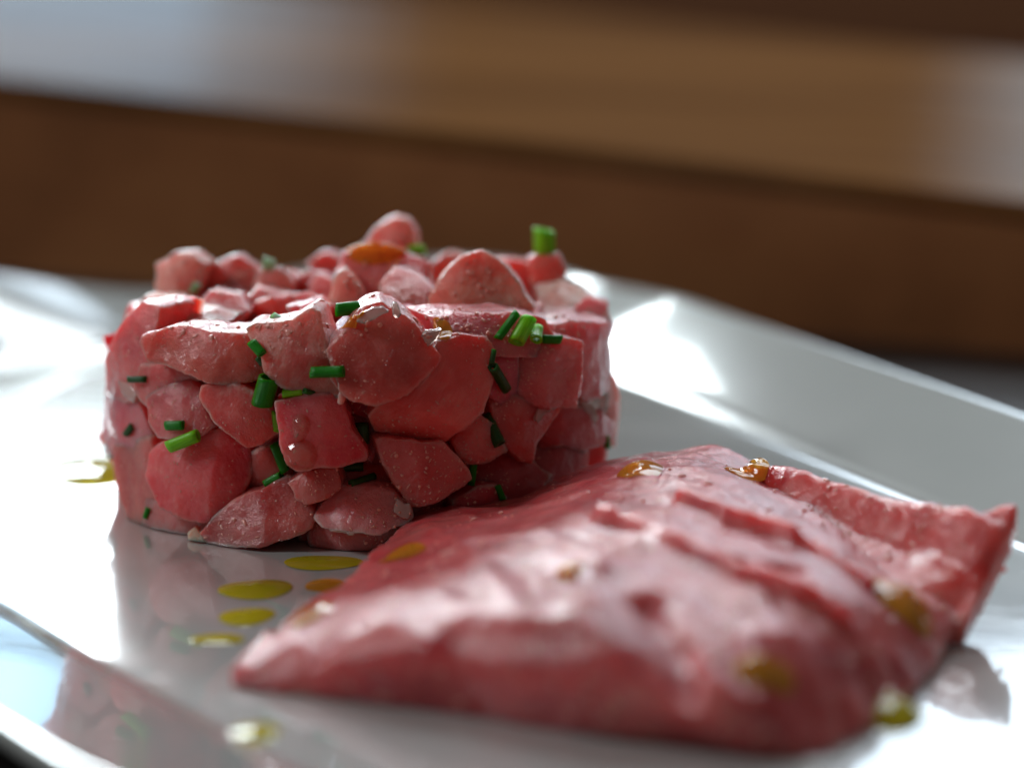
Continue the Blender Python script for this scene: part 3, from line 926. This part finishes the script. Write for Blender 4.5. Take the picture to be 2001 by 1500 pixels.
CHV = [
 # x1,y1,x2,y2,width, mat, label, lift, tilt (extra depth of second end)
 (492,668,513,692,20,'chive','short dark green chive on the left corner of the pale star-shaped tuna cube',0,0),
 (503,697,515,712,14,'chive_dark','crumpled chive bit just above the wide upright chive ring',0,0),
 (526,737,511,790,42,'chive','widest chive piece standing upright with its open end up, left of the pale cube',0.30,0.25),
 (607,728,672,726,23,'chive','level dark green chive tube lying across the pale tuna cube',0,0),
 (553,769,592,763,19,'chive_bright','light green chive piece between the upright ring and the oil-glazed cube',0,0),
 (594,763,616,768,12,'chive_dark','dark chive end poking from behind the light green piece above the glazed cube',0,0.1),
 (537,802,541,842,13,'chive_bright','thin bright chive sliver on the left side of the glazed cube',0,0),
 (535,866,558,922,19,'chive','chive tube leaning along the lower left edge of the glazed cube',0,0),
 (517,947,550,929,17,'chive','chive in the dark gap left of the small sparkling cube',0,0),
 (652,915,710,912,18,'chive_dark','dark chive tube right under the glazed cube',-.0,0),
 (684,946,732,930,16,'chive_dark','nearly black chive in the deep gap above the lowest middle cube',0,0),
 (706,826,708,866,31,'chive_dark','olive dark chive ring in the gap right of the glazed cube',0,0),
 (325,831,358,830,19,'chive','upper of the two short chives on the left side of the tartare',0,0),
 (329,873,387,850,25,'chive_bright','lower and larger of the two chives on the left side of the tartare',0,0),
 (250,741,285,741,13,'chive_dark','blurred dark chive under the top cube at the left edge',0,0),
 (247,848,259,832,15,'chive_dark','blurred dark chive low on the left edge of the tartare',0,0),
 (284,1012,290,992,12,'chive','tiny chive near the foot of the tartare at the left',0,0),
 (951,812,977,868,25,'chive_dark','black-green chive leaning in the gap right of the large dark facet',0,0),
 (928,888,921,947,15,'chive','thin upright chive standing at the right of the lower front cube',0,0),
 (972,948,983,976,13,'chive','chive tip sticking up behind the rear edge of the slab',0,0),
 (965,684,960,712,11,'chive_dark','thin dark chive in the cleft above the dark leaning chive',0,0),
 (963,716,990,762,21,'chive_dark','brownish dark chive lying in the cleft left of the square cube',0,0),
 (973,662,1011,611,17,'chive','narrow leaning chive, first from the left of four at the upper right',0.03,0),
 (1008,669,1033,622,32,'chive_bright','wide leaning chive, second from the left of four at the upper right',0.03,0),
 (1050,640,1048,664,24,'chive_bright','chive ring with its hole facing the camera, third of four at the upper right',0.03,-0.2),
 (1060,662,1096,663,18,'chive','level chive on the square cube, last of four at the upper right',0.03,0),
 (657,606,704,601,25,'chive','blurred chive on an oily cube behind the two front peaks',0,0),
 (517,602,538,606,20,'chive_dark','dark chive behind the pale star-shaped cube',-0.5,0),
 (532,616,560,634,16,'chive_pale','pale glistening chive just behind the pale star-shaped cube',-0.5,0),
 (585,496,588,522,40,'chive_bright','lime green blurred chive ring on the rear left rim of the tartare',0.05,0),
 (376,560,388,566,24,'chive_pale','pale green chive dot on the rear left cube',0,0),
 (800,490,830,488,22,'chive_bright','blurred chive on the right of the highest tuna peak',0,0),
 (515,516,536,524,19,'chive_pale','pale chive on the rear left cubes beside the lime green ring',0,0),
 (957,486,982,500,32,'chive_pale','pale blurred chive behind the tall pale cube',0,0),
 (1184,852,1188,876,12,'chive','small chive on the lower right edge of the tartare',0,0),
]
for i, (x1, y1, x2, y2, wd, mt, lab, lift, tilt) in enumerate(CHV):
    cx, cy = (x1 + x2) / 2, (y1 + y2) / 2
    l1, _ = hit(x1, y1); l2, _ = hit(x2, y2); lc, n = hit(cx, cy)
    yc = lc.y
    ys = []
    for l in (l1, l2):
        ys.append(l.y if abs(l.y - yc) < .35 else yc)
    k = (Vector((lc.x, lc.y, lc.z)) - CAM).length / FP
    r = wd * k / 2
    ym = min(hit(x1 + (x2 - x1) * t, y1 + (y2 - y1) * t)[0].y for t in (.15, .35, .5, .65, .85))
    if 'dark' not in mt:
        ys = [min(q, ym + .12) for q in ys]
    yy = [ys[0] - r * .75 - lift, ys[1] - r * .75 - lift + tilt]
    v, f, uv = tube(P(x1, y1, yy[0]), P(x2, y2, yy[1]), r, wall=.3 if wd > 24 else .42, flat=.9, seed=i)
    c = sum(v, Vector()) / len(v)
    o = new_obj('chive_piece', [q - c for q in v], f, M[mt], uvs=uv)
    o.location = c * S
    tag(o, lab, 'chive', 'chopped chives scattered over the tartare')
# the bright upright chive on the rear right cube
v, f, uv = tube(P(1064, 500, 6.1), P(1063, 448, 6.1), 42 * 51 / FP / 2, wall=.4, seed=91)
c = sum(v, Vector()) / len(v)
o = new_obj('chive_piece', [q - c for q in v], f, M['chive_bright'], uvs=uv); o.location = c * S
tag(o, 'bright green chive ring standing upright on the rear right cube against the brown background', 'chive', 'chopped chives scattered over the tartare')

# ------------------------------------------------------------------ oil
def dome(px, py, rx, ry, h, m, name, label, group, seed=0, z=None, on=False, cat='oil drop'):
    """a lens of liquid: outline follows the picture size, laid on the surface it hits"""
    lc, n = hit(px, py) if z is None else (G(px, py, z), Vector((0, 0, 1)))
    k = (lc - CAM).length / FP
    rX = rx * k
    d = ray(px, py).normalized()
    sinv = max(0.16, abs(n.dot(d)))
    rY = ry * k / (sinv if abs(n.z) > .5 else max(.5, abs(n.dot(d))))
    rY = min(rY, rX * 1.8)
    if on:
        n = (n + Vector((0, -.15, .6))).normalized() if n.z > .3 else n
    t = Vector((1, 0, 0)); t = (t - n * t.dot(n)).normalized()
    s = n.cross(t).normalized()
    rnd = random.Random(seed)
    ph = [rnd.uniform(0, 6.28) for _ in range(3)]
    v, f = [], []
    NR, NS = 7, 32
    for i in range(1, NR + 1):
        u = i / NR
        for kk in range(NS):
            a = 2 * math.pi * kk / NS
            w_ = 1 + .07 * math.sin(2 * a + ph[0]) + .05 * math.sin(3 * a + ph[1])
            q = lc + t * (math.cos(a) * rX * u * w_) + s * (math.sin(a) * rY * u * w_)
            hz = h * .7 * (1 - u ** 2.2)
            v.append((q, hz))
    pts = []
    for (q, hz) in v:
        base = q
        if z is None:
            hit_, nn, i_, t_ = bvh.ray_cast(q + n * .35, -n, .8)
            if hit_ is not None:
                base = q + n * (.35 - t_)
        pts.append(base + n * (hz + .012))
    pts.append(lc + n * (h + .012))
    top = len(pts) - 1
    for i in range(NR - 1):
        for kk in range(NS):
            f.append((i * NS + kk, (i + 1) * NS + kk, (i + 1) * NS + (kk + 1) % NS, i * NS + (kk + 1) % NS))
    for kk in range(NS):
        f.append((top, kk, (kk + 1) % NS))
    o = new_obj(name, [p - lc for p in pts], f, M[m])
    o.location = lc * S
    if label:
        tag(o, label, cat, group)
    return o
gp = 'drops of oil lying on the plate'
dome(500, 1152, 68, 20, .10, 'oil', 'oil_drop', 'largest yellow oil drop on the plate, in front of the tartare foot', gp, 1, z=0)
dome(482, 1205, 54, 17, .08, 'oil', 'oil_drop', 'second yellow oil drop, just below the largest one beside the slab', gp, 2, z=0)
dome(425, 1249, 50, 11, .05, 'oil', 'oil_drop', 'faint flat yellow oil drop nearest the left corner of the slab', gp, 3, z=0)
dome(630, 1100, 72, 15, .05, 'oil', 'oil_drop', 'orange yellow oil puddle touching the foot of the tartare and the slab', gp, 4, z=0)
dome(175, 922, 85, 24, .16, 'oil', 'oil_drop', 'blurred pale oil drop at the left foot of the tartare', gp, 5, z=0)
dome(500, 1432, 50, 18, .06, 'oil', 'oil_drop', 'faint greenish oil drop low at the front of the plate', gp, 6, z=0)
dome(1735, 1395, 60, 34, .35, 'oil', 'oil_drop', 'thick glinting oil drop at the right front corner of the slab', gp, 7, z=0.0)
gs = 'beads of oil lying on the tuna slices'
dome(1250, 925, 46, 24, .20, 'oil_amber', 'oil_bead', 'amber oil bead at the rear left of the slab top', gs, 11, on=True)
dome(1472, 928, 42, 22, .22, 'oil_amber', 'oil_bead', 'amber oil bead near the crest where the curled slice begins', gs, 12, on=True)
dome(1765, 1178, 66, 20, .26, 'oil_amber', 'oil_bead', 'long dark amber oil bead at the right end of the slab', gs, 13, on=True)
dome(1500, 1310, 62, 26, .10, 'oil_amber', 'oil_bead', 'blurred flat orange oil spot low on the front of the slab', gs, 14, on=True)
dome(1112, 1118, 26, 18, .14, 'oil_amber', 'oil_bead', 'small amber bead near the middle of the slab', gs, 15, on=True)
dome(790, 1088, 45, 14, .03, 'oil_amber', 'oil_bead', 'faint orange oil patch on the left slope of the slab, upper one', gs, 16, on=True)
dome(640, 1148, 42, 13, .03, 'oil_amber', 'oil_bead', 'faint orange oil patch on the left slope of the slab, middle one', gs, 17, on=True)
dome(606, 1198, 42, 13, .03, 'oil_amber', 'oil_bead', 'faint orange oil patch on the left slope of the slab, lowest one', gs, 18, on=True)
gt = 'wet droplets on the tartare'
dome(588, 890, 32, 30, .24, 'clear', 'clear_drop', 'clear round droplet on the lower left corner of the glazed cube', gt, 21)
dome(588, 835, 18, 27, .17, 'clear', 'clear_drop', 'clear elongated droplet on the left face of the glazed cube', gt, 22)
dome(735, 492, 60, 22, .22, 'oil_amber', 'oil_bead', 'wide glossy oil pool on the rear top cube under the highest peak', gt, 23, on=True)
dome(690, 628, 26, 12, .08, 'oil_amber', 'oil_bead', 'orange oil pool beside the blurred chive behind the front peaks', gt, 24, on=True)
dome(865, 655, 20, 7, .06, 'oil_amber', 'oil_bead', 'orange oil in the hollow right of the front peak', gt, 25, on=True)

# ------------------------------------------------------------------ pale beads standing in for wet glints
bm = bmesh.new(); bmesh.ops.create_icosphere(bm, subdivisions=2, radius=1.0)
ico_v = np.array([tuple(v.co) for v in bm.verts]); bm.verts.index_update()
ico_f = np.array([[v.index for v in f.verts] for f in bm.faces]); bm.free()
def beads(name, parent, n, box, seed, rmin, rmax, want, m, origin, thr=0.0, freq=1.1):
    rnd = random.Random(seed)
    V, F = [], []
    k = 0
    tries = 0
    while k < n and tries < n * 14:
        tries += 1
        px, py = rnd.uniform(box[0], box[2]), rnd.uniform(box[1], box[3])
        d = ray(px, py).normalized()
        loc, nn, i, t = bvh.ray_cast(CAM, d)
        if loc is None or loc.z < .1 or not want(loc):
            continue
        if noise.noise(loc * freq + Vector((seed, 0, 0))) < thr and rnd.random() < .88:
            continue
        if nn.dot(d) > 0: nn = -nn
        r = rmin + (rmax - rmin) * rnd.random() ** 2.5
        st = Vector((rnd.uniform(-1, 1), rnd.uniform(-1, 1), rnd.uniform(-1, 1)))
        st = (st - nn * st.dot(nn)).normalized()
        s2 = nn.cross(st)
        e = rnd.choice((1, 1, 1.3, 2.2))
        R = np.array([tuple(st * r * e), tuple(s2 * r), tuple(nn * r * .7)])
        V.append(ico_v @ R + np.array(tuple(loc - origin + nn * r * .15)))
        F.append(ico_f + k * len(ico_v))
        k += 1
    V = np.concatenate(V) * S; F = np.concatenate(F)
    me = bpy.data.meshes.new(name)
    me.vertices.add(len(V)); me.vertices.foreach_set('co', V.ravel())
    me.loops.add(F.size); me.loops.foreach_set('vertex_index', F.ravel().astype(np.int32))
    me.polygons.add(len(F)); me.polygons.foreach_set('loop_start', np.arange(0, F.size, 3, dtype=np.int32))
    me.polygons.foreach_set('use_smooth', np.ones(len(F), dtype=bool))
    me.update(); me.validate(); me.materials.append(m)
    o = bpy.data.objects.new(name, me); col.objects.link(o)
    if parent: o.parent = parent
    o['kind'] = 'stuff'
    return o
in_t = lambda p: (p.x - TC.x) ** 2 + (p.y - TC.y) ** 2 < 5.2 ** 2 and p.y > -0.9
beads('glint_beads', tartare, 1500, (205, 600, 1210, 1085), 5, .007, .019, in_t, M['bead'], TL, .08, 1.3)
beads('glint_beads', tartare, 350, (290, 430, 1200, 660), 6, .015, .045, in_t, M['bead'], TL, .0, 1.3)
beads('glint_beads', sliceA, 900, (450, 870, 1900, 1470), 7, .012, .04, lambda p: p.y < 0.6, M['bead'], Vector((0, 0, 0)), .05, .8)
